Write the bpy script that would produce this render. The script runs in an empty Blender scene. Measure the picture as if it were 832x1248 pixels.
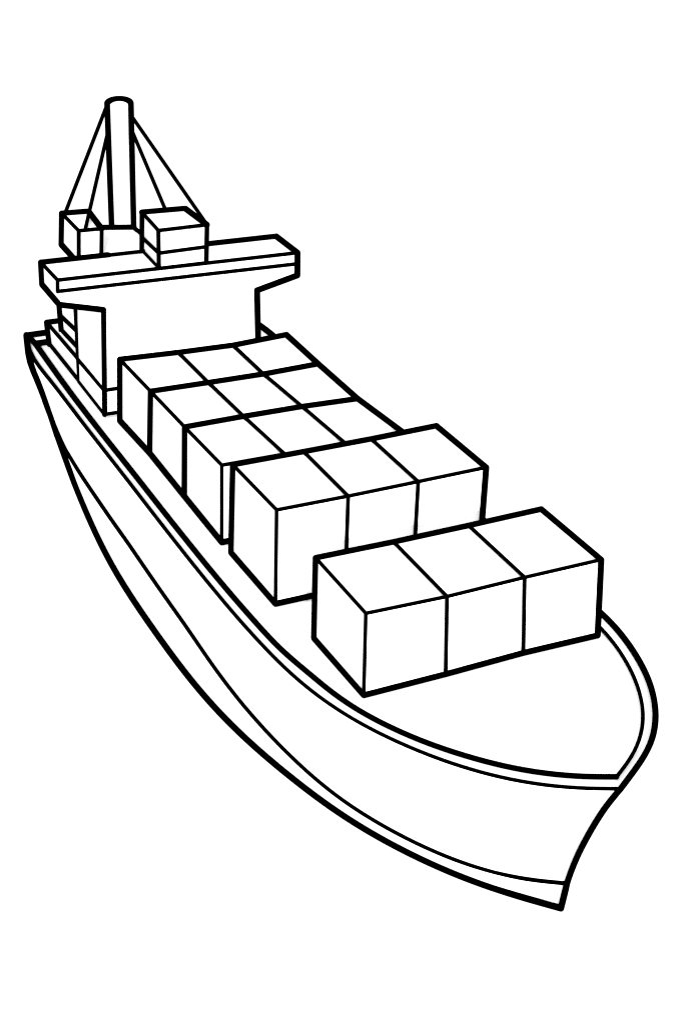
# A hand-drawn style white cargo ship with black ink outlines, on blank white.
# Ship axes: x forward (bow), y to port, z up. Deck level is z = DECK_Z, keel at z = 0.
import bpy, math
from mathutils import Vector, Matrix

DECK_Z = 5.34
MID_Y = 3.87
KNUCKLE = [(0.1117, 0.6421), (0.1255, 0.659), (0.1425, 0.6567), (0.1687, 0.6377), (0.3187, 0.5482), (0.4245, 0.5237), (0.5102, 0.5433), (0.5904, 0.5639), (0.6389, 0.6215), (0.7157, 0.7146), (0.7618, 0.7695), (0.8045, 0.8178), (0.8451, 0.8405), (0.8976, 0.8572), (0.9238, 0.8628), (0.9532, 0.8555), (0.981, 0.8431), (0.9996, 0.8202)]
DECK_STARBOARD = [[-33.9, -1.53], [-33.641, -1.58], [-33.383, -1.629], [-33.124, -1.677], [-32.864, -1.723], [-32.605, -1.766], [-32.345, -1.806], [-32.084, -1.842], [-31.823, -1.874], [-31.561, -1.902], [-31.299, -1.926], [-31.036, -1.946], [-30.773, -1.963], [-30.511, -1.976], [-30.247, -1.986], [-29.984, -1.994], [-29.721, -1.999], [-29.458, -2.002], [-29.194, -2.002], [-28.931, -2.001], [-28.667, -1.999], [-28.404, -1.995], [-28.141, -1.991], [-27.877, -1.986], [-27.614, -1.981], [-27.351, -1.976], [-27.087, -1.972], [-26.824, -1.968], [-26.56, -1.964], [-26.297, -1.962], [-26.034, -1.959], [-25.77, -1.957], [-25.507, -1.955], [-25.243, -1.954], [-24.98, -1.953], [-24.716, -1.951], [-24.453, -1.95], [-24.19, -1.949], [-23.926, -1.948], [-23.663, -1.947], [-23.399, -1.945], [-23.136, -1.944], [-22.872, -1.943], [-22.609, -1.941], [-22.346, -1.94], [-22.082, -1.938], [-21.819, -1.936], [-21.555, -1.934], [-21.292, -1.932], [-21.028, -1.929], [-20.765, -1.927], [-20.502, -1.924], [-20.238, -1.921], [-19.975, -1.918], [-19.711, -1.915], [-19.448, -1.912], [-19.185, -1.909], [-18.921, -1.906], [-18.658, -1.903], [-18.394, -1.9], [-18.131, -1.896], [-17.868, -1.893], [-17.604, -1.89], [-17.341, -1.887], [-17.077, -1.884], [-16.814, -1.881], [-16.55, -1.878], [-16.287, -1.875], [-16.024, -1.872], [-15.76, -1.869], [-15.497, -1.867], [-15.233, -1.864], [-14.97, -1.862], [-14.707, -1.86], [-14.443, -1.857], [-14.18, -1.855], [-13.916, -1.853], [-13.653, -1.851], [-13.389, -1.849], [-13.126, -1.847], [-12.863, -1.844], [-12.599, -1.842], [-12.336, -1.84], [-12.072, -1.837], [-11.809, -1.834], [-11.546, -1.831], [-11.282, -1.828], [-11.019, -1.824], [-10.755, -1.821], [-10.492, -1.817], [-10.229, -1.813], [-9.965, -1.809], [-9.702, -1.805], [-9.438, -1.8], [-9.175, -1.796], [-8.912, -1.791], [-8.648, -1.786], [-8.385, -1.78], [-8.121, -1.774], [-7.858, -1.768], [-7.595, -1.761], [-7.331, -1.754], [-7.068, -1.746], [-6.805, -1.738], [-6.542, -1.73], [-6.278, -1.721], [-6.015, -1.711], [-5.752, -1.701], [-5.489, -1.69], [-5.225, -1.678], [-4.962, -1.665], [-4.699, -1.651], [-4.436, -1.635], [-4.173, -1.619], [-3.911, -1.602], [-3.648, -1.583], [-3.385, -1.563], [-3.123, -1.541], [-2.86, -1.518], [-2.598, -1.492], [-2.337, -1.464], [-2.075, -1.432], [-1.814, -1.397], [-1.554, -1.358], [-1.294, -1.316], [-1.035, -1.268], [-0.777, -1.217], [-0.521, -1.16], [-0.265, -1.098], [-0.011, -1.031], [0.242, -0.958], [0.493, -0.88], [0.742, -0.796], [0.989, -0.706], [1.234, -0.61], [1.476, -0.508], [1.716, -0.401], [1.954, -0.288], [2.189, -0.17], [2.421, -0.047], [2.651, 0.081], [2.878, 0.214], [3.102, 0.352], [3.322, 0.495], [3.538, 0.644], [3.75, 0.8], [3.957, 0.961], [4.16, 1.128], [4.356, 1.302], [4.546, 1.483], [4.729, 1.67], [4.905, 1.865], [5.072, 2.066], [5.232, 2.273], [5.384, 2.487], [5.527, 2.706], [5.661, 2.931], [5.788, 3.161], [5.906, 3.395], [6.02, 3.632], [6.13, 3.87]]
BASE_STARBOARD = [[-34.0, -0.6], [-33.753, -0.625], [-33.506, -0.65], [-33.26, -0.676], [-33.013, -0.701], [-32.766, -0.726], [-32.519, -0.751], [-32.273, -0.777], [-32.026, -0.802], [-31.779, -0.827], [-31.532, -0.852], [-31.286, -0.877], [-31.039, -0.902], [-30.792, -0.928], [-30.545, -0.953], [-30.298, -0.977], [-30.052, -1.002], [-29.805, -1.027], [-29.558, -1.052], [-29.311, -1.076], [-29.064, -1.101], [-28.817, -1.125], [-28.57, -1.149], [-28.324, -1.173], [-28.077, -1.197], [-27.83, -1.22], [-27.583, -1.244], [-27.336, -1.267], [-27.089, -1.29], [-26.842, -1.313], [-26.595, -1.335], [-26.348, -1.358], [-26.101, -1.38], [-25.854, -1.401], [-25.607, -1.423], [-25.359, -1.444], [-25.112, -1.464], [-24.865, -1.485], [-24.618, -1.505], [-24.37, -1.524], [-24.123, -1.543], [-23.876, -1.562], [-23.628, -1.58], [-23.381, -1.598], [-23.134, -1.616], [-22.886, -1.633], [-22.639, -1.649], [-22.391, -1.665], [-22.144, -1.681], [-21.896, -1.696], [-21.648, -1.71], [-21.401, -1.724], [-21.153, -1.736], [-20.905, -1.748], [-20.658, -1.76], [-20.41, -1.77], [-20.162, -1.78], [-19.914, -1.789], [-19.666, -1.797], [-19.418, -1.804], [-19.171, -1.81], [-18.923, -1.815], [-18.675, -1.82], [-18.427, -1.823], [-18.179, -1.826], [-17.931, -1.828], [-17.683, -1.829], [-17.435, -1.829], [-17.187, -1.829], [-16.939, -1.827], [-16.691, -1.825], [-16.443, -1.823], [-16.195, -1.819], [-15.947, -1.816], [-15.699, -1.811], [-15.451, -1.806], [-15.203, -1.801], [-14.955, -1.795], [-14.707, -1.788], [-14.459, -1.781], [-14.211, -1.774], [-13.963, -1.767], [-13.715, -1.759], [-13.467, -1.751], [-13.219, -1.742], [-12.971, -1.733], [-12.723, -1.723], [-12.476, -1.713], [-12.228, -1.702], [-11.98, -1.691], [-11.732, -1.679], [-11.485, -1.666], [-11.237, -1.652], [-10.99, -1.637], [-10.742, -1.621], [-10.495, -1.604], [-10.248, -1.586], [-10.001, -1.566], [-9.754, -1.545], [-9.507, -1.522], [-9.26, -1.498], [-9.013, -1.472], [-8.767, -1.445], [-8.521, -1.416], [-8.275, -1.385], [-8.029, -1.352], [-7.784, -1.318], [-7.539, -1.282], [-7.294, -1.243], [-7.05, -1.203], [-6.805, -1.161], [-6.561, -1.118], [-6.318, -1.072], [-6.075, -1.024], [-5.832, -0.975], [-5.59, -0.923], [-5.347, -0.871], [-5.106, -0.816], [-4.864, -0.76], [-4.623, -0.703], [-4.382, -0.644], [-4.142, -0.583], [-3.902, -0.521], [-3.662, -0.458], [-3.423, -0.393], [-3.185, -0.327], [-2.947, -0.258], [-2.71, -0.187], [-2.473, -0.114], [-2.238, -0.039], [-2.003, 0.04], [-1.769, 0.121], [-1.537, 0.205], [-1.306, 0.292], [-1.076, 0.383], [-0.847, 0.477], [-0.62, 0.574], [-0.394, 0.674], [-0.169, 0.777], [0.054, 0.884], [0.275, 0.994], [0.495, 1.106], [0.713, 1.222], [0.93, 1.341], [1.144, 1.464], [1.357, 1.589], [1.567, 1.718], [1.775, 1.85], [1.981, 1.986], [2.184, 2.126], [2.384, 2.269], [2.582, 2.416], [2.777, 2.566], [2.969, 2.721], [3.159, 2.878], [3.347, 3.038], [3.532, 3.201], [3.716, 3.366], [3.898, 3.533], [4.079, 3.701], [4.26, 3.87]]
DECK_PORT = [[6.13, 3.87], [5.992, 4.095], [5.853, 4.319], [5.713, 4.543], [5.571, 4.765], [5.425, 4.985], [5.274, 5.2], [5.115, 5.41], [4.948, 5.613], [4.772, 5.807], [4.587, 5.993], [4.393, 6.171], [4.192, 6.341], [3.985, 6.502], [3.771, 6.656], [3.552, 6.801], [3.328, 6.94], [3.099, 7.071], [2.867, 7.194], [2.63, 7.309], [2.39, 7.417], [2.146, 7.518], [1.9, 7.612], [1.652, 7.7], [1.401, 7.782], [1.149, 7.859], [0.895, 7.93], [0.64, 7.996], [0.383, 8.056], [0.125, 8.11], [-0.134, 8.157], [-0.395, 8.196], [-0.656, 8.228], [-0.919, 8.253], [-1.182, 8.272], [-1.445, 8.285], [-1.709, 8.293], [-1.973, 8.298], [-2.236, 8.301], [-2.5, 8.301], [-2.764, 8.3], [-3.028, 8.298], [-3.292, 8.296], [-3.556, 8.294], [-3.82, 8.291], [-4.084, 8.288], [-4.348, 8.285], [-4.612, 8.281], [-4.876, 8.276], [-5.14, 8.271], [-5.404, 8.265], [-5.667, 8.259], [-5.931, 8.253], [-6.195, 8.247], [-6.459, 8.241], [-6.723, 8.236], [-6.987, 8.232], [-7.251, 8.228], [-7.515, 8.225], [-7.779, 8.223], [-8.043, 8.222], [-8.307, 8.222], [-8.571, 8.222], [-8.835, 8.223], [-9.099, 8.224], [-9.362, 8.226], [-9.626, 8.229], [-9.89, 8.232], [-10.154, 8.235], [-10.418, 8.239], [-10.682, 8.242], [-10.946, 8.247], [-11.21, 8.252], [-11.474, 8.257], [-11.738, 8.262], [-12.002, 8.268], [-12.266, 8.274], [-12.529, 8.28], [-12.793, 8.287], [-13.057, 8.294], [-13.321, 8.302], [-13.585, 8.31], [-13.849, 8.318], [-14.112, 8.327], [-14.376, 8.337], [-14.64, 8.347], [-14.904, 8.357], [-15.168, 8.368], [-15.431, 8.379], [-15.695, 8.391], [-15.959, 8.403], [-16.222, 8.415], [-16.486, 8.427], [-16.75, 8.439], [-17.013, 8.452], [-17.277, 8.465], [-17.541, 8.478], [-17.804, 8.491], [-18.068, 8.504], [-18.331, 8.517], [-18.595, 8.53], [-18.859, 8.544], [-19.122, 8.558], [-19.386, 8.572], [-19.649, 8.586], [-19.913, 8.601], [-20.177, 8.616], [-20.44, 8.631], [-20.704, 8.646], [-20.967, 8.661], [-21.231, 8.676], [-21.494, 8.691], [-21.758, 8.706], [-22.021, 8.722], [-22.285, 8.738], [-22.548, 8.754], [-22.812, 8.771], [-23.075, 8.788], [-23.338, 8.805], [-23.602, 8.823], [-23.865, 8.84], [-24.128, 8.858], [-24.392, 8.875], [-24.655, 8.892], [-24.919, 8.909], [-25.182, 8.925], [-25.446, 8.941], [-25.709, 8.956], [-25.973, 8.971], [-26.236, 8.984], [-26.5, 8.997], [-26.764, 9.009], [-27.027, 9.02], [-27.291, 9.03], [-27.555, 9.04], [-27.819, 9.049], [-28.082, 9.058], [-28.346, 9.067], [-28.61, 9.075], [-28.874, 9.081], [-29.138, 9.087], [-29.402, 9.092], [-29.666, 9.094], [-29.93, 9.095], [-30.193, 9.093], [-30.457, 9.088], [-30.721, 9.079], [-30.984, 9.067], [-31.248, 9.05], [-31.51, 9.028], [-31.773, 9.001], [-32.034, 8.968], [-32.294, 8.927], [-32.553, 8.879], [-32.81, 8.821], [-33.064, 8.753], [-33.315, 8.676], [-33.564, 8.59], [-33.81, 8.497], [-34.056, 8.399], [-34.3, 8.3]]
INNER_STARBOARD = [[-32.54, -1.45], [-32.288, -1.454], [-32.037, -1.458], [-31.785, -1.462], [-31.534, -1.466], [-31.282, -1.471], [-31.03, -1.475], [-30.779, -1.479], [-30.527, -1.483], [-30.276, -1.488], [-30.024, -1.492], [-29.772, -1.496], [-29.521, -1.5], [-29.269, -1.504], [-29.017, -1.509], [-28.766, -1.513], [-28.514, -1.516], [-28.263, -1.52], [-28.011, -1.524], [-27.759, -1.527], [-27.508, -1.53], [-27.256, -1.533], [-27.005, -1.536], [-26.753, -1.538], [-26.501, -1.54], [-26.25, -1.542], [-25.998, -1.544], [-25.746, -1.546], [-25.495, -1.547], [-25.243, -1.548], [-24.991, -1.549], [-24.74, -1.55], [-24.488, -1.55], [-24.237, -1.55], [-23.985, -1.55], [-23.733, -1.55], [-23.482, -1.55], [-23.23, -1.55], [-22.978, -1.549], [-22.727, -1.549], [-22.475, -1.548], [-22.223, -1.547], [-21.972, -1.546], [-21.72, -1.545], [-21.468, -1.544], [-21.217, -1.542], [-20.965, -1.541], [-20.714, -1.539], [-20.462, -1.538], [-20.21, -1.536], [-19.959, -1.534], [-19.707, -1.531], [-19.455, -1.529], [-19.204, -1.527], [-18.952, -1.524], [-18.7, -1.522], [-18.449, -1.519], [-18.197, -1.516], [-17.946, -1.514], [-17.694, -1.511], [-17.442, -1.509], [-17.191, -1.506], [-16.939, -1.504], [-16.687, -1.501], [-16.436, -1.499], [-16.184, -1.497], [-15.933, -1.495], [-15.681, -1.493], [-15.429, -1.492], [-15.178, -1.49], [-14.926, -1.488], [-14.674, -1.487], [-14.423, -1.485], [-14.171, -1.484], [-13.919, -1.482], [-13.668, -1.48], [-13.416, -1.478], [-13.165, -1.477], [-12.913, -1.475], [-12.661, -1.472], [-12.41, -1.47], [-12.158, -1.468], [-11.906, -1.465], [-11.655, -1.463], [-11.403, -1.46], [-11.151, -1.457], [-10.9, -1.454], [-10.648, -1.451], [-10.397, -1.448], [-10.145, -1.445], [-9.893, -1.441], [-9.642, -1.437], [-9.39, -1.433], [-9.139, -1.429], [-8.887, -1.425], [-8.635, -1.42], [-8.384, -1.415], [-8.132, -1.409], [-7.881, -1.403], [-7.629, -1.397], [-7.377, -1.39], [-7.126, -1.383], [-6.874, -1.375], [-6.623, -1.367], [-6.371, -1.359], [-6.12, -1.349], [-5.868, -1.34], [-5.617, -1.329], [-5.366, -1.319], [-5.114, -1.307], [-4.863, -1.295], [-4.612, -1.283], [-4.36, -1.27], [-4.109, -1.255], [-3.858, -1.239], [-3.607, -1.221], [-3.357, -1.199], [-3.107, -1.174], [-2.857, -1.143], [-2.608, -1.109], [-2.36, -1.071], [-2.112, -1.03], [-1.864, -0.988], [-1.616, -0.946], [-1.368, -0.904], [-1.12, -0.861], [-0.873, -0.817], [-0.626, -0.769], [-0.381, -0.716], [-0.137, -0.657], [0.106, -0.592], [0.346, -0.521], [0.584, -0.442], [0.82, -0.357], [1.054, -0.265], [1.285, -0.167], [1.513, -0.063], [1.739, 0.047], [1.962, 0.162], [2.183, 0.282], [2.4, 0.408], [2.614, 0.539], [2.824, 0.676], [3.031, 0.819], [3.234, 0.966], [3.433, 1.119], [3.629, 1.276], [3.821, 1.438], [4.007, 1.605], [4.189, 1.778], [4.364, 1.957], [4.532, 2.143], [4.693, 2.334], [4.846, 2.532], [4.992, 2.735], [5.13, 2.944], [5.26, 3.158], [5.381, 3.376], [5.493, 3.6], [5.6, 3.826], [5.703, 4.055]]
INNER_PORT = [[5.703, 4.055], [5.575, 4.267], [5.444, 4.477], [5.308, 4.685], [5.166, 4.887], [5.017, 5.084], [4.859, 5.274], [4.694, 5.458], [4.521, 5.634], [4.341, 5.803], [4.154, 5.965], [3.961, 6.118], [3.761, 6.264], [3.556, 6.402], [3.346, 6.532], [3.131, 6.655], [2.912, 6.772], [2.69, 6.882], [2.465, 6.985], [2.237, 7.083], [2.006, 7.174], [1.773, 7.26], [1.538, 7.339], [1.302, 7.413], [1.063, 7.482], [0.823, 7.544], [0.582, 7.601], [0.339, 7.651], [0.095, 7.695], [-0.15, 7.731], [-0.396, 7.761], [-0.643, 7.785], [-0.891, 7.803], [-1.139, 7.816], [-1.387, 7.826], [-1.635, 7.832], [-1.884, 7.836], [-2.132, 7.838], [-2.381, 7.838], [-2.629, 7.838], [-2.878, 7.837], [-3.127, 7.835], [-3.375, 7.834], [-3.624, 7.832], [-3.872, 7.83], [-4.121, 7.828], [-4.369, 7.826], [-4.618, 7.823], [-4.867, 7.82], [-5.115, 7.816], [-5.364, 7.812], [-5.612, 7.807], [-5.861, 7.802], [-6.109, 7.797], [-6.358, 7.792], [-6.606, 7.788], [-6.855, 7.783], [-7.103, 7.78], [-7.352, 7.777], [-7.601, 7.775], [-7.849, 7.773], [-8.098, 7.772], [-8.346, 7.772], [-8.595, 7.773], [-8.843, 7.774], [-9.092, 7.775], [-9.341, 7.777], [-9.589, 7.78], [-9.838, 7.782], [-10.086, 7.785], [-10.335, 7.788], [-10.583, 7.792], [-10.832, 7.796], [-11.081, 7.8], [-11.329, 7.805], [-11.578, 7.809], [-11.826, 7.814], [-12.075, 7.82], [-12.323, 7.826], [-12.572, 7.832], [-12.82, 7.838], [-13.069, 7.845], [-13.317, 7.853], [-13.566, 7.861], [-13.814, 7.87], [-14.062, 7.879], [-14.311, 7.889], [-14.559, 7.899], [-14.807, 7.91], [-15.056, 7.922], [-15.304, 7.933], [-15.552, 7.945], [-15.801, 7.957], [-16.049, 7.969], [-16.297, 7.981], [-16.546, 7.992], [-16.794, 8.003], [-17.042, 8.013], [-17.291, 8.023], [-17.539, 8.032], [-17.788, 8.04], [-18.036, 8.048], [-18.285, 8.054], [-18.533, 8.06], [-18.782, 8.065], [-19.03, 8.069], [-19.279, 8.072], [-19.527, 8.075], [-19.776, 8.078], [-20.024, 8.08], [-20.273, 8.083], [-20.522, 8.085], [-20.77, 8.087], [-21.019, 8.089], [-21.267, 8.092], [-21.516, 8.095], [-21.764, 8.098], [-22.013, 8.102], [-22.261, 8.107], [-22.51, 8.111], [-22.759, 8.117], [-23.007, 8.122], [-23.256, 8.128], [-23.504, 8.134], [-23.753, 8.141], [-24.001, 8.147], [-24.25, 8.153], [-24.498, 8.159], [-24.747, 8.165], [-24.995, 8.171], [-25.244, 8.176], [-25.492, 8.181], [-25.741, 8.185], [-25.989, 8.189], [-26.238, 8.192], [-26.486, 8.195], [-26.735, 8.196], [-26.984, 8.197], [-27.232, 8.197], [-27.481, 8.196], [-27.729, 8.195], [-27.978, 8.193], [-28.226, 8.19], [-28.475, 8.187], [-28.724, 8.183], [-28.972, 8.179], [-29.221, 8.175], [-29.469, 8.17], [-29.718, 8.165], [-29.966, 8.16], [-30.215, 8.154], [-30.463, 8.149], [-30.712, 8.143], [-30.96, 8.137], [-31.209, 8.132], [-31.457, 8.126], [-31.706, 8.121], [-31.954, 8.115], [-32.203, 8.11], [-32.451, 8.105], [-32.7, 8.1]]
STEM = [[6.142, 0.037], [6.032, -0.175], [5.921, -0.386], [5.81, -0.597], [5.701, -0.809], [5.597, -1.024], [5.498, -1.24], [5.402, -1.458], [5.308, -1.678], [5.217, -1.898], [5.129, -2.119], [5.042, -2.341], [4.957, -2.564], [4.875, -2.788], [4.796, -3.013], [4.722, -3.24], [4.652, -3.468], [4.586, -3.697], [4.524, -3.927], [4.468, -4.159], [4.417, -4.391], [4.373, -4.626], [4.336, -4.861], [4.3, -5.097], [4.262, -5.332]]
CONTAINER_ROWS = [(2.398, [[[-22.094, -0.217], [-21.928, 2.159], [-21.863, 4.474], [-22.224, 6.976]], [[-18.174, -0.169], [-18.166, 2.108], [-18.178, 4.356], [-18.374, 6.738]]], [[[-21.642, -0.524], [-21.477, 1.852], [-21.411, 4.166], [-21.773, 6.669]], [[-18.01, -0.406], [-18.002, 1.872], [-18.014, 4.119], [-18.209, 6.501]]]), (2.398, [[[-18.174, -0.169], [-18.166, 2.108], [-18.178, 4.356], [-18.374, 6.738]], [[-14.335, -0.128], [-14.415, 2.103], [-14.433, 4.373], [-14.313, 6.531]]], [[[-18.01, -0.406], [-18.002, 1.872], [-18.014, 4.119], [-18.209, 6.501]], [[-13.84, -0.43], [-13.92, 1.802], [-13.938, 4.072], [-13.818, 6.229]]]), (2.398, [[[-14.335, -0.128], [-14.415, 2.103], [-14.433, 4.373], [-14.313, 6.531]], [[-10.736, -0.069], [-10.729, 2.15], [-10.722, 4.37], [-10.714, 6.589]]], [[[-13.84, -0.43], [-13.92, 1.802], [-13.938, 4.072], [-13.818, 6.229]], [[-9.977, -0.442], [-9.969, 1.778], [-9.962, 3.997], [-9.955, 6.217]]]), (3.067, [[[-9.191, -0.233], [-9.222, 2.203], [-9.271, 4.635], [-9.391, 7.117]], [[-5.629, -0.203], [-5.621, 2.1], [-5.676, 4.484], [-5.741, 6.909]]], [[[-9.173, -0.413], [-9.204, 2.023], [-9.253, 4.455], [-9.373, 6.937]], [[-5.518, -0.348], [-5.509, 1.956], [-5.564, 4.34], [-5.629, 6.765]]]), (2.538, [[[-3.346, 0.037], [-3.308, 2.465], [-3.333, 4.945], [-3.392, 7.482]], [[-0.011, -0.006], [0.087, 2.337], [0.042, 4.769], [0.05, 7.259]]], [[[-3.234, -0.084], [-3.195, 2.344], [-3.22, 4.824], [-3.28, 7.36]], [[-0.024, -0.031], [-0.019, 2.463], [-0.069, 4.984], [0.011, 7.433]]])]

scene = bpy.context.scene
col = scene.collection

# ------------------------------------------------------------------ materials
def make_material(name, colour, rough, spec, bump=0.0):
    m = bpy.data.materials.new(name)
    m.use_nodes = True
    nt = m.node_tree
    b = nt.nodes['Principled BSDF']
    b.inputs['Roughness'].default_value = rough
    b.inputs['Specular IOR Level'].default_value = spec
    n = nt.nodes.new('ShaderNodeTexNoise')
    n.inputs['Scale'].default_value = 3.0
    n.inputs['Detail'].default_value = 4.0
    r = nt.nodes.new('ShaderNodeMapRange')
    r.inputs['To Min'].default_value = 0.97
    r.inputs['To Max'].default_value = 1.0
    tc = nt.nodes.new('ShaderNodeTexCoord')
    mx = nt.nodes.new('ShaderNodeMix'); mx.data_type = 'RGBA'; mx.blend_type = 'MULTIPLY'
    mx.inputs['Factor'].default_value = 1.0
    mx.inputs['A'].default_value = (*colour, 1)
    nt.links.new(tc.outputs['Object'], n.inputs['Vector'])
    nt.links.new(n.outputs['Fac'], r.inputs['Value'])
    nt.links.new(r.outputs['Result'], mx.inputs['B'])
    nt.links.new(mx.outputs['Result'], b.inputs['Base Color'])
    return m

WHITE = make_material('matt_white_paint', (0.9, 0.9, 0.9), 1.0, 0.0)
BLACK = make_material('black_ink', (0.0, 0.0, 0.0), 1.0, 0.0)

# ------------------------------------------------------------------ helpers
def Vd(p):                      # deck coordinates -> world
    return Vector((p[0], p[1], p[2] + DECK_Z))

def weight(p):                  # pen pressure: strokes are heavier towards the stern and mast
    return (35.085 - 0.8157 * p[0] + 0.3757 * p[1] - 0.4398 * p[2]) / 1597.7

THICK, THIN, MEDIUM = 3.88, 2.42, 2.75

def link(name, me, mat, parent, label=None):
    if isinstance(me, tuple):
        verts, faces = me
        base = parent_world(parent)
        mesh = bpy.data.meshes.new(name)
        mesh.from_pydata([tuple(Vector(v) - base) for v in verts], [], faces)
        mesh.update()
    else:
        mesh = me
    mesh.materials.append(mat)
    o = bpy.data.objects.new(name, mesh)
    col.objects.link(o)
    o.parent = parent
    if label:
        o['label'] = label
    return o

def parent_world(o):
    v = Vector((0, 0, 0))
    while o is not None:
        v = v + o.location
        o = o.parent
    return v

def thing(name, loc, label, cat, group=None):
    o = bpy.data.objects.new(name, None)
    o.empty_display_size = 0.5
    o.location = Vd(loc)
    col.objects.link(o)
    o['label'] = label
    o['category'] = cat
    if group:
        o['group'] = group
    return o

SEG = 12
def tube_into(verts, faces, pts, w, closed=False, scale=1.0):
    """one round stroke through pts (deck coords), hemispherical ends"""
    pts = [Vector(p) for p in pts]
    n = len(pts)
    tang = []
    for i in range(n):
        if i == 0: t = pts[1] - pts[0]
        elif i == n - 1: t = pts[-1] - pts[-2]
        else: t = (pts[i] - pts[i - 1]).normalized() + (pts[i + 1] - pts[i]).normalized()
        tang.append(t.normalized())
    up = Vector((0, 0, 1)) if abs(tang[0].z) < 0.8 else Vector((1, 0, 0))
    u = (up - tang[0] * up.dot(tang[0])).normalized()
    rings = []
    def ring(c, u, v, r):
        i0 = len(verts)
        for k in range(SEG):
            a = 2 * math.pi * k / SEG
            verts.append(tuple(Vd(c + (u * math.cos(a) + v * math.sin(a)) * r)))
        rings.append(i0)
    frames = []
    for i in range(n):
        u = (u - tang[i] * u.dot(tang[i])).normalized()
        frames.append((u.copy(), tang[i].cross(u)))
    rad = [w * weight(p) * scale for p in pts]
    def cap(i, sign):
        u, v = frames[i]
        steps = [0.985, 0.85, 0.5] if sign < 0 else [0.5, 0.85, 0.985]
        for f in steps:
            ring(pts[i] + tang[i] * sign * rad[i] * f, u, v, rad[i] * math.sqrt(1 - f * f))
    cap(0, -1)
    for i in range(n):
        m = 1.0
        ring(pts[i], *frames[i], rad[i] * m)
    cap(n - 1, 1)
    for a, b in zip(rings, rings[1:]):
        for k in range(SEG):
            k2 = (k + 1) % SEG
            faces.append((a + k, a + k2, b + k2, b + k))
    faces.append(tuple(rings[0] + k for k in reversed(range(SEG))))
    faces.append(tuple(rings[-1] + k for k in range(SEG)))

def stroke(name, parent, pts, w, label=None):
    """polyline stroke; sharp corners are built as overlapping round-ended segments"""
    verts, faces = [], []
    run = [pts[0]]
    for i in range(1, len(pts)):
        run.append(pts[i])
        if i < len(pts) - 1:
            a = (Vector(pts[i]) - Vector(pts[i - 1])).normalized()
            b = (Vector(pts[i + 1]) - Vector(pts[i])).normalized()
            if a.dot(b) < 0.9:
                tube_into(verts, faces, run, w)
                run = [pts[i]]
    tube_into(verts, faces, run, w)
    me = (verts, faces)
    o = link(name, me, BLACK, parent, label)
    for p in o.data.polygons:
        p.use_smooth = True
    return o

def solid8(bot, top, inset='flrbt'):
    """bot/top: front-left, front-right, back-right, back-left (front = bow).
    The plating is set in behind the black edge rails on the named sides."""
    bot = [list(p) for p in bot]; top = [list(p) for p in top]
    mid = [sum(p[k] for p in bot + top) / 8 for k in range(3)]
    d = 0.55 * THICK * weight(mid)
    for q in (bot, top):
        for i in (0, 1):
            if 'f' in inset: q[i][0] -= d
        for i in (2, 3):
            if 'b' in inset: q[i][0] += d
        for i in (0, 3):
            if 'l' in inset: q[i][1] += d
        for i in (1, 2):
            if 'r' in inset: q[i][1] -= d
    if 't' in inset:
        for p in top: p[2] -= d
    v = [tuple(Vd(p)) for p in bot] + [tuple(Vd(p)) for p in top]
    f = [(3, 2, 1, 0), (4, 5, 6, 7)] + [(i, (i + 1) % 4, 4 + (i + 1) % 4, 4 + i) for i in range(4)]
    return v, f

def lerp(a, b, t):
    return tuple(a[k] * (1 - t) + b[k] * t for k in range(len(a)))

def interp(x, xs, ys):
    if x <= xs[0]: return ys[0]
    for i in range(1, len(xs)):
        if x <= xs[i]:
            return ys[i - 1] + (ys[i] - ys[i - 1]) * (x - xs[i - 1]) / (xs[i] - xs[i - 1])
    return ys[-1]

# ------------------------------------------------------------------ cargo ship
ship = thing('cargo_ship', (-14, MID_Y, -5.34),
             'long white cargo ship with flared bow, bridge and tall stayed mast near its stern', 'ship')

N = len(DECK_STARBOARD)
BASE_Z = -5.34
STEM_Z = [-z for x, z in STEM]
STEM_X = [x for x, z in STEM]

def top_drop(p):                # plating lies one stroke radius below the rail centre line
    return -3.3 * weight((p[0], p[1], 0))

def hull_point(s, t):
    i = s * (N - 1); i0 = min(int(i), N - 2); f = i - i0
    d = lerp(DECK_STARBOARD[i0], DECK_STARBOARD[i0 + 1], f)
    b = lerp(BASE_STARBOARD[i0], BASE_STARBOARD[i0 + 1], f)
    x = d[0] * (1 - t) + b[0] * t
    y = d[1] * (1 - t) + b[1] * t
    z = BASE_Z * t
    w = max(0.0, (s - 0.8) / 0.2) ** 2        # raked, hollow stem
    x += w * (interp(-z, STEM_Z, STEM_X) - (6.13 + (4.26 - 6.13) * t))
    w = max(0.0, 1 - s / 0.08) ** 2           # rounded quarter at the transom
    y += w * (interp(-z, [0, 1.08, 1.58, 2.5, 3.86, 5.34], [-1.53, -1.54, -1.46, -1.21, -.88, -.6]) - (-1.53 * (1 - t) - .6 * t))
    return (x, y, z)

def hull_point_port(s, t):
    """port side: its own deck edge, the starboard base mirrored about the keel line"""
    p = hull_point(s, t)
    b = hull_point(s, 1.0)
    i = (1 - s) * (N - 1); i0 = min(int(i), N - 2); f = i - i0
    d = lerp(DECK_PORT[i0], DECK_PORT[i0 + 1], f)
    y = d[1] * (1 - t) + (2 * MID_Y - b[1]) * t
    x = d[0] * (1 - t) + b[0] * t + (p[0] - (hull_point(s, 0)[0] * (1 - t) + b[0] * t))
    return (x, y, p[2])

KS = [a for a, b in KNUCKLE]; KT = [b for a, b in KNUCKLE]
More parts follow.
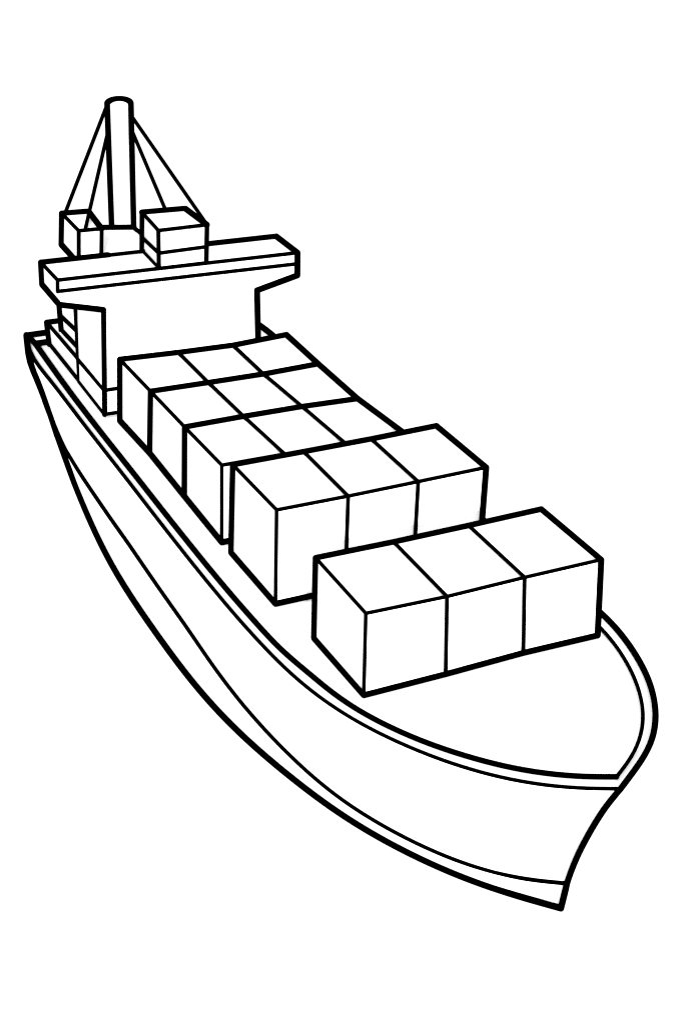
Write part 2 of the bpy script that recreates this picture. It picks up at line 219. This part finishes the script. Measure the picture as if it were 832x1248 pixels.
# smooth knuckle table
def smooth_table(n=240, passes=60):
    v = [interp(i / n, KS, KT) for i in range(n + 1)]
    for _ in range(passes):
        v = [v[0]] + [0.25 * v[i - 1] + 0.5 * v[i] + 0.25 * v[i + 1] for i in range(1, n)] + [v[-1]]
    return [i / n for i in range(n + 1)], v
KS, KT = smooth_table()
def knuckle_t(s): return interp(s, KS, KT)

M = 160
S = [i / M for i in range(M + 1)]
UP, LOW = 10, 6
verts, faces = [], []
def grid(fn, rows, flip):
    i0 = len(verts)
    for s in S:
        for j in range(rows + 1):
            verts.append(fn(s, j / rows))
    for i in range(M):
        for j in range(rows):
            a = i0 + i * (rows + 1) + j
            q = (a, a + 1, a + rows + 2, a + rows + 1)
            faces.append(q if not flip else q[::-1])
def upper(side):
    def fn(s, v):
        p = side(s, v * knuckle_t(s))
        z = p[2] + (1 - v) * top_drop(p)
        return tuple(Vd(quarter_in(s, (p[0], p[1], z))))
    return fn
def quarter_in(s, p):           # plating set in behind the stern corner lines
    w = 0.14 * max(0.0, 1 - s / 0.16) - 0.09 * max(0.0, 1 - (1 - s) / 0.05)
    if w < 0:
        return (p[0] + w, p[1], p[2])
    return (p[0] + w, p[1] + (w if p[1] < MID_Y else -w), p[2])
def lower(side):
    def fn(s, v):
        k = knuckle_t(s)
        p = side(s, k + (1 - k) * v)
        w = v * v * 0.6 * THICK * weight(p)
        p = (p[0], p[1] + (w if p[1] < MID_Y - w else (-w if p[1] > MID_Y + w else 0)), p[2] + w)
        return tuple(Vd(quarter_in(s, p)))
    return fn
grid(upper(hull_point), UP, False)
n_half = len(verts)
grid(upper(hull_point_port), UP, True)
# transom
for j in range(UP):
    faces.append((j, n_half + j, n_half + j + 1, j + 1))
hull = link('hull', (verts, faces), WHITE, ship, 'white hull side between the gunwale and the curved bilge line')
verts, faces = [], []
grid(lower(hull_point), LOW, False)
n_half = len(verts)
grid(lower(hull_point_port), LOW, True)
for j in range(LOW):            # lower transom
    faces.append((j, n_half + j, n_half + j + 1, j + 1))
for i in range(M):              # flat bottom
    a = i * (LOW + 1) + LOW; b = (i + 1) * (LOW + 1) + LOW
    faces.append((a, n_half + a, n_half + b, b))
bilge = link('bilge', (verts, faces), WHITE, ship, 'white lower hull below the curved bilge line')
for o in (hull, bilge):
    for p in o.data.polygons: p.use_smooth = False

# deck and gunwale
def flat(p, dz=0.0):
    return (p[0], p[1], top_drop(p) + dz)
ds, dp = DECK_STARBOARD, DECK_PORT[::-1]            # both stern -> bow
ins, inp = INNER_STARBOARD, INNER_PORT[::-1]
verts, faces = [], []
COLS = 8
for i in range(N):
    for j in range(COLS + 1):
        q = lerp(ins[i], inp[i], j / COLS)
        verts.append(tuple(Vd(flat(q, -0.01))))
for i in range(N - 1):
    for j in range(COLS):
        a = i * (COLS + 1) + j
        faces.append((a, a + COLS + 1, a + COLS + 2, a + 1))
deck = link('deck', (verts, faces), WHITE, ship)
verts, faces = [], []
loop_out = list(ds) + dp[::-1][1:]
loop_in = list(ins) + inp[::-1][1:]
n = len(loop_out)
for a, b in zip(loop_out, loop_in):
    if a[0] > 5.4:              # the cap sits just inside its edge line at the bow tip
        a = (a[0] - 0.07 * min(1, (a[0] - 5.4) / 0.5), a[1])
    verts += [tuple(Vd(flat(a))), tuple(Vd(flat(b))), tuple(Vd(flat(b, -0.04))), tuple(Vd(flat(a, -0.04)))]
for i in range(n):
    k = (i + 1) % n
    for c in range(4):
        d = (c + 1) % 4
        faces.append((4 * i + c, 4 * k + c, 4 * k + d, 4 * i + d))
gun = link('gunwale', (verts, faces), WHITE, ship)

def deckline(name, parent, pts2, w):
    return stroke(name, parent, [(p[0], p[1], 0.0) for p in pts2], w)
deckline('outer_edge_line', gun, ds, THIN)
deckline('outer_edge_line', gun, dp, THICK)
deckline('outer_edge_line', gun, [dp[0], ds[0]], THICK)
deckline('inner_edge_line', gun, [(-33.25, -1.49)] + ins, THICK * .92)
deckline('inner_edge_line', gun, inp, THIN)
deckline('inner_edge_line', gun, [inp[0], ins[0]], THICK)

tip = DECK_PORT[:3][::-1]
stroke('stem_line', hull, [(p[0], p[1], 0.0) for p in tip] + [(x, MID_Y, z) for x, z in STEM[1:]], THICK)
for side in (hull_point, hull_point_port):
    sg = -1 if side is hull_point else 1
    stroke('stern_corner_line', hull, [(q[0] - .01 + .05 * t / 12, q[1] + sg * (.02 - .06 * t / 12), q[2]) for t, q in [(t, side(0, t / 12)) for t in range(13)]], THICK * 1.1)
    out = -1 if side is hull_point else 1
    def keel(s):
        q = side(s, 1); w = -0.04 * max(0.0, 1 - s / 0.15)
        return (q[0] - w, q[1] + out * w, q[2])
    stroke('keel_edge_line', bilge, [keel(s) for s in S], THICK * 1.1)
    stroke('bilge_line', bilge, [(q[0] - .05 * max(0, (s - .97) / .03), q[1] + out * 1.2 * weight(q) * min(1, (1 - s) / .08), q[2]) for s, q in [(s, side(s, knuckle_t(s))) for s in (S if out < 0 else S[:-2])]], THIN * 1.2)
q, r = hull_point(0, 1), hull_point_port(0, 1)
stroke('stern_base_line', bilge, [(q[0] + .06, q[1] + .12, q[2]), (r[0] + .06, r[1] - .12, r[2])], THICK)

# ---- bridge tower (the T-shaped house forward of the stern)
XF = -22.56
col_bot = [(XF, -.9, -.13), (XF, 5.82, -.13), (-26.72, 5.82, -.13), (-26.72, -.88, -.13)]
col_top = [(XF, -.6, 4.36), (XF, 5.84, 4.36), (-26.72, 5.84, 4.36), (-26.72, -.62, 4.36)]
tower = link('bridge_tower', solid8(col_bot, col_top, 'fr'), WHITE, ship, 'white bridge tower carrying the wide bridge wing')
L = lambda a: (a[0], a[1], max(a[2], 0))
cb = [L(p) for p in col_bot]
stroke('corner_line', tower, [cb[0], col_top[0]], MEDIUM * 1.2)
stroke('corner_line', tower, [cb[1], col_top[1]], THICK)
stroke('corner_line', tower, [cb[3], (-26.72, -.72, 4.3)], THIN)
stroke('corner_line', tower, [cb[2], col_top[2]], THICK)
stroke('base_line', tower, [cb[3], cb[0], cb[1], cb[2]], THIN)
stroke('floor_line', tower, [(-26.72, -.86, 1.03), (XF, -.84, 1.03), (XF, 5.82, 1.03)], THIN)

# ---- bridge wing: a thick slab, full beam, with tapered undersides
XB = -25.3
WI = 0.55 * THICK * weight((-24, 3, 5))
prof = [(-2.29, 5.75), (-2.31, 4.78), (-.57, 4.35), (5.84, 4.36), (7.64, 4.78), (7.66, 5.73)]
backp = [(-2.29, 5.75), (-2.33, 4.85), (-.57, 4.35), (5.84, 4.36), (7.76, 4.80), (7.84, 5.75)]
def wing_in(y, z):
    if z > 5: z -= WI
    elif z > 4.5: z += WI
    if y < -1: y += WI
    elif y > 7: y -= WI
    return y, z
verts = [tuple(Vd((XF - WI, *wing_in(y, z)))) for y, z in prof] + [tuple(Vd((XB + WI, *wing_in(y, z)))) for y, z in backp]
m = len(prof)
# the front face is split so the tower face meets it exactly
faces = [tuple(range(m)), tuple(reversed(range(m, 2 * m)))] + [(i, m + i, m + (i + 1) % m, (i + 1) % m) for i in range(m)]
wing = link('bridge_wing', (verts, faces), WHITE, ship, 'white slab-like bridge wing with tapered ends')
F = [(XF, y, z) for y, z in prof]; Bk = [(XB, y, z) for y, z in backp]
stroke('roof_line', wing, [F[0], F[5]], THIN)
stroke('roof_line', wing, [F[0], Bk[0]], THIN)
stroke('roof_line', wing, [Bk[0], lerp(Bk[0], Bk[5], .27)], THICK)
stroke('roof_line', wing, [lerp(Bk[0], Bk[5], .27), lerp(Bk[0], Bk[5], .62)], THIN)
stroke('roof_line', wing, [lerp(Bk[0], Bk[5], .6), Bk[5], F[5]], THICK)
stroke('end_line', wing, [F[5], F[4], F[3]], THICK)
stroke('end_line', wing, [Bk[0], Bk[1], F[1], lerp(F[1], F[2], .975)], THICK)
stroke('end_line', wing, [Bk[5], Bk[4], Bk[3]], THICK)
stroke('parapet_line', wing, [F[0], (XF, -2.33, 5.31), (XF, 7.6, 5.27)], THIN)

# ---- low deckhouse aft of the tower
HX = -32.2
hb = [(-26.72, -.86, -.13), (-26.72, 5.8, -.13), (HX, 5.8, -.13), (HX, -.86, -.13)]
ht = [(-26.72, -.82, 1.04), (-26.72, 5.8, 1.04), (HX, 5.8, 1.04), (HX, -.88, 1.04)]
house = link('deckhouse', solid8(hb, ht, 'lrbt'), WHITE, ship, 'low white deckhouse running aft from the tower')
stroke('roof_line', house, [(-26.72, -.84, 1.03), ht[3]], THIN)
stroke('roof_line', house, [ht[3], ht[2]], THICK)
stroke('corner_line', house, [ht[3], L(hb[3])], THICK)
stroke('corner_line', house, [ht[2], L(hb[2])], THICK)
stroke('base_line', house, [L(hb[0]), L(hb[3])], THIN)
stroke('base_line', house, [L(hb[3]), L(hb[2])], MEDIUM)

# ---- upper aft house, inset on the deckhouse roof
ub = [(-26.73, -.42, 1.02), (-26.73, 5.3, 1.02), (-30.9, 5.3, 1.02), (-30.9, -.52, 1.02)]
ut = [(-26.73, -.42, 3.7), (-26.73, 5.3, 3.7), (-30.9, 5.3, 3.7), (-30.9, -.5, 3.7)]
aft = link('aft_house', solid8(ub, ut, 'lrbt'), WHITE, ship, 'tall narrow white house behind the bridge tower')
stroke('corner_line', aft, [ub[3], ut[3]], THICK)
stroke('corner_line', aft, [ub[2], ut[2]], THICK)
stroke('base_line', aft, [ub[3], (-26.85, -.43, 1.02)], THIN * 1.15)
stroke('floor_line', aft, [(-30.9, -.51, 1.70), (-26.85, -.43, 1.83)], THIN * 1.15)
stroke('roof_line', aft, [ut[0], ut[3], ut[2], ut[1]], THIN)

# ---- mast house between the two roof cabins
mb = [(-25.36, .36, 3.69), (-25.36, 2.72, 3.69), (-29.52, 2.79, 3.69), (-30.5, .36, 3.69)]
mt = [(p[0], p[1], 5.7) for p in mb]
mh = link('mast_house', solid8(mb, mt), WHITE, ship, 'flat white roof block at the foot of the mast')
stroke('roof_line', mh, [mt[3], mt[2]], THICK)
stroke('roof_line', mh, [mt[2], mt[1]], MEDIUM)
stroke('corner_line', mh, [mb[2], mt[2]], MEDIUM)

step = [(-29.9, 1.85, 3.69), (-29.9, 3.2, 3.69), (-31.1, 3.2, 3.69), (-31.1, 1.85, 3.69)]
link('mast_step', solid8(step, [(p[0], p[1], 5.4) for p in step], 'rb'), WHITE, ship, 'white block under the mast')

# ---- roof cabins
def cabin(bot, top, label):
    """corners: front-left, front-right, back-right, back-left (seen from the bow)"""
    c = link('roof_cabin', solid8(bot, top), WHITE, ship, label)
    return c
# left cabin
lb = [(-25.38, -.76, 5.5), (-25.38, .17, 5.5), (-28.55, .45, 5.5), (-28.7, -.65, 5.49)]
lt = [(-25.36, -.65, 6.85), (-25.36, .29, 6.84), (-28.42, .57, 6.85), (-28.52, -.55, 6.85)]
c1 = cabin(lb, lt, 'left roof cabin, its back corner held by a stay wire')
stroke('roof_line', c1, [lt[0], lt[1]], THIN)
stroke('roof_line', c1, [lt[3], lt[0]], THIN)
stroke('roof_line', c1, [lt[3], lt[2], lt[1]], THICK)
stroke('corner_line', c1, [lt[0], lb[0]], THIN * 1.1)
stroke('corner_line', c1, [lt[1], lb[1]], THIN * 1.1)
stroke('corner_line', c1, [lt[3], lb[3]], THICK)
stroke('corner_line', c1, [lt[2], lb[2]], THIN)
stroke('base_line', c1, [lb[3], lb[0]], THICK)
stroke('base_line', c1, [lb[3], lb[2]], THIN)
# right cabin, two storeys
rb = [(-22.6, 1.75, 5.75), (-22.62, 3.73, 5.75), (-25.45, 3.84, 5.75), (-25.5, 1.94, 5.75)]
rt = [(-22.62, 1.83, 7.23), (-22.72, 3.86, 7.23), (-25.67, 3.96, 7.23), (-25.77, 2.13, 7.23)]
c2 = cabin(rb, rt, 'right roof cabin in two tiers, standing on the bridge wing roof')
stroke('roof_line', c2, [rt[3], rt[0], rt[1]], THIN)
stroke('roof_line', c2, [rt[3], rt[2], rt[1]], THICK)
stroke('corner_line', c2, [rt[0], rb[0]], THIN * 1.15)
stroke('corner_line', c2, [rt[1], rb[1]], THIN * 1.25)
stroke('corner_line', c2, [rt[3], rb[3]], THICK * .85)
stroke('corner_line', c2, [rt[2], rb[2]], THIN)
stroke('base_line', c2, [rb[3], rb[0], rb[1]], THIN * .8)
tl = lambda k, t: lerp(rb[k], rt[k], t)
stroke('tier_line', c2, [tl(3, .34), tl(0, .40), tl(1, .42)], THIN)

# ---- mast with domed cap
MB, MT = Vector((-30.45, 2.54, 5.36)), Vector((-30.45, 2.768, 10.86))
MBV = Vector((-30.45, 2.541, 5.51))
def mast_axis(z):
    t = (z - MBV.z) / (MT.z - MBV.z)
    return Vector((-30.45, 2.541 + (2.768 - 2.541) * t, z))
RB, RT = .478, .50
verts, faces = [], []
levels = [(5.36, RB), (5.6, RB), (7.5, .485), (9.5, .495), (10.86, RT)]
DOME = .17
for k in range(1, 9):
    a = k / 9 * math.pi / 2
    levels.append((10.86 + DOME * math.sin(a) ** 1.15, RT * math.cos(a)))
NS = 40
for z, r in levels:
    c = mast_axis(z)
    for k in range(NS):
        a = 2 * math.pi * k / NS
        rr = r * 0.77                # the seams stand proud of the tube
        verts.append(tuple(Vd((c.x + rr * math.cos(a), c.y + rr * math.sin(a), z - (0.06 if z > 10.8 else 0)))))
for i in range(len(levels) - 1):
    for k in range(NS):
        k2 = (k + 1) % NS
        faces.append((i * NS + k, i * NS + k2, (i + 1) * NS + k2, (i + 1) * NS + k))
faces.append(tuple(reversed(range(NS))))
faces.append(tuple((len(levels) - 1) * NS + k for k in range(NS)))
mast = link('mast', (verts, faces), WHITE, ship, 'tall round white mast with a domed cap')
for p in mast.data.polygons: p.use_smooth = True
side = Vector((.263, .965, 0)).normalized()
left_seam = [mast_axis(z) - side * r for z, r in levels]
right_seam = [mast_axis(z) + side * r for z, r in levels]
top = mast_axis(10.86 + DOME)
stroke('side_seam', mast, [tuple(p) for p in left_seam[:5]], THICK)
stroke('side_seam', mast, [tuple(p) for p in right_seam[:5]], THICK)
stroke('cap_seam', mast, [tuple(p) for p in left_seam[4:]] + [tuple(top)] + [tuple(p) for p in reversed(right_seam[4:])], THICK)

# ---- stay wires
for a, b, lab in (((-30.45, 2.18, 10.70), (-28.47, -.43, 6.86), 'outer left stay wire'),
                  ((-30.45, 2.17, 9.64), (-25.5, -.34, 6.86), 'inner left stay wire'),
                  ((-30.45, 3.24, 10.36), (-22.9, 3.89, 7.24), 'outer right stay wire'),
                  ((-30.45, 3.22, 9.78), (-25.72, 3.12, 7.24), 'inner right stay wire')):
    stroke('stay_wire', ship, [a, b], THIN, lab)

# ------------------------------------------------------------------ shipping containers
ROWS = ['first row in front of the bridge tower',
        'second row in front of the bridge tower',
        'third row in front of the bridge tower',
        'tall separate row behind the frontmost row',
        'frontmost row nearest the bow']
COLN = ['leftmost container', 'middle container', 'rightmost container']
for k, (zt, T, Bm) in enumerate(CONTAINER_ROWS):
    for j in range(3):
        # corners: back-left, back-right, front-right, front-left (seen from the bow)
        t4 = [T[0][j], T[0][j + 1], T[1][j + 1], T[1][j]]
        b4 = [Bm[0][j], Bm[0][j + 1], Bm[1][j + 1], Bm[1][j]]
        cx = sum(p[0] for p in b4) / 4; cy = sum(p[1] for p in b4) / 4
        zf = -3.3 * weight((cx, cy, 0))
        root = thing('shipping_container', (cx, cy, zf),
                     'plain white %s of the %s' % (COLN[j], ROWS[k]), 'container',
                     'white shipping containers stowed on deck')
        ti, bi = t4, b4
        order = [3, 2, 1, 0]
        bot = [(bi[o][0], bi[o][1], zf) for o in order]
        topc = [(ti[o][0], ti[o][1], zt) for o in order]
        link('shell', solid8(bot, topc), WHITE, root)
        bl, br, fr, fl = [(p[0], p[1], zt) for p in t4]
        Bbl, Bbr, Bfr, Bfl = [(p[0], p[1], 0.0) for p in b4]
        stroke('top_rail', root, [bl, br], THICK)
        stroke('top_rail', root, [fl, fr], THICK if k in (0, 1) else THIN)
        stroke('top_rail', root, [bl, fl], THIN)
        stroke('top_rail', root, [br, fr], THICK if j == 2 else THIN)
        stroke('bottom_rail', root, [Bbl, Bbr], THIN)
        stroke('bottom_rail', root, [Bfl, Bfr], THICK)
        stroke('bottom_rail', root, [Bbl, Bfl], THICK if j == 0 else THIN)
        stroke('bottom_rail', root, [Bbr, Bfr], THICK if j == 2 else THIN)
        stroke('corner_post', root, [bl, Bbl], THICK if j == 0 else THIN)
        stroke('corner_post', root, [fl, Bfl], THICK if (k in (0, 1) and j == 0) else THIN)
        stroke('corner_post', root, [br, Bbr], THICK if j == 2 else THIN)
        stroke('corner_post', root, [fr, Bfr], THICK if j == 2 else THIN)

# ------------------------------------------------------------------ light: blank white surroundings
world = bpy.data.worlds.new('World')
scene.world = world
world.use_nodes = True
bg = world.node_tree.nodes['Background']
bg.inputs['Color'].default_value = (1, 1, 1, 1)
bg.inputs['Strength'].default_value = 1.2
# point lamp at the camera, added as fill to whiten shaded plating
ld = bpy.data.lights.new('viewer_fill_lamp', 'POINT')
ld.energy = 26000
ld.shadow_soft_size = 0.3
lo = bpy.data.objects.new('viewer_fill_lamp', ld)
lo.location = (26.7, -13.0, 20.0 + DECK_Z)
col.objects.link(lo)
ld = bpy.data.lights.new('fill_sun', 'SUN')  # second added fill, aimed along the view so the far stern whitens too
ld.energy = 4.7
ld.angle = math.radians(4)
lo = bpy.data.objects.new('fill_sun', ld)
lo.location = (40, -20, 30)
lo.rotation_euler = Vector((46.5, -15.5, 19.0)).to_track_quat('Z', 'Y').to_euler()
col.objects.link(lo)

# ------------------------------------------------------------------ camera
R = [[0.4173157307634252, 0.90875869709891, 0.002282828175774576],
     [0.4005238021966334, -0.1816705411266646, -0.8980960407220918],
     [-0.8157378652063054, 0.3757039325504016, -0.43979346326977486]]
cam = bpy.data.cameras.new('camera')
cam.sensor_fit = 'HORIZONTAL'
cam.sensor_width = 36.0
cam.lens = 1597.7136 / 832 * 36.0
cam.clip_start = 0.5
cam.clip_end = 500
co = bpy.data.objects.new('camera', cam)
mw = Matrix(((R[0][0], -R[1][0], -R[2][0], 26.3869),
             (R[0][1], -R[1][1], -R[2][1], -12.86658),
             (R[0][2], -R[1][2], -R[2][2], 19.84068 + DECK_Z),
             (0, 0, 0, 1)))
co.matrix_world = mw
col.objects.link(co)
scene.camera = co

scene.view_settings.view_transform = 'Standard'
scene.view_settings.look = 'None'
scene.view_settings.exposure = 0.0
scene.view_settings.gamma = 1.0
scene.cycles.max_bounces = 6
scene.cycles.use_denoising = False
scene.cycles.pixel_filter_type = 'BLACKMAN_HARRIS'
scene.cycles.filter_width = 1.1
scene.render.film_transparent = False
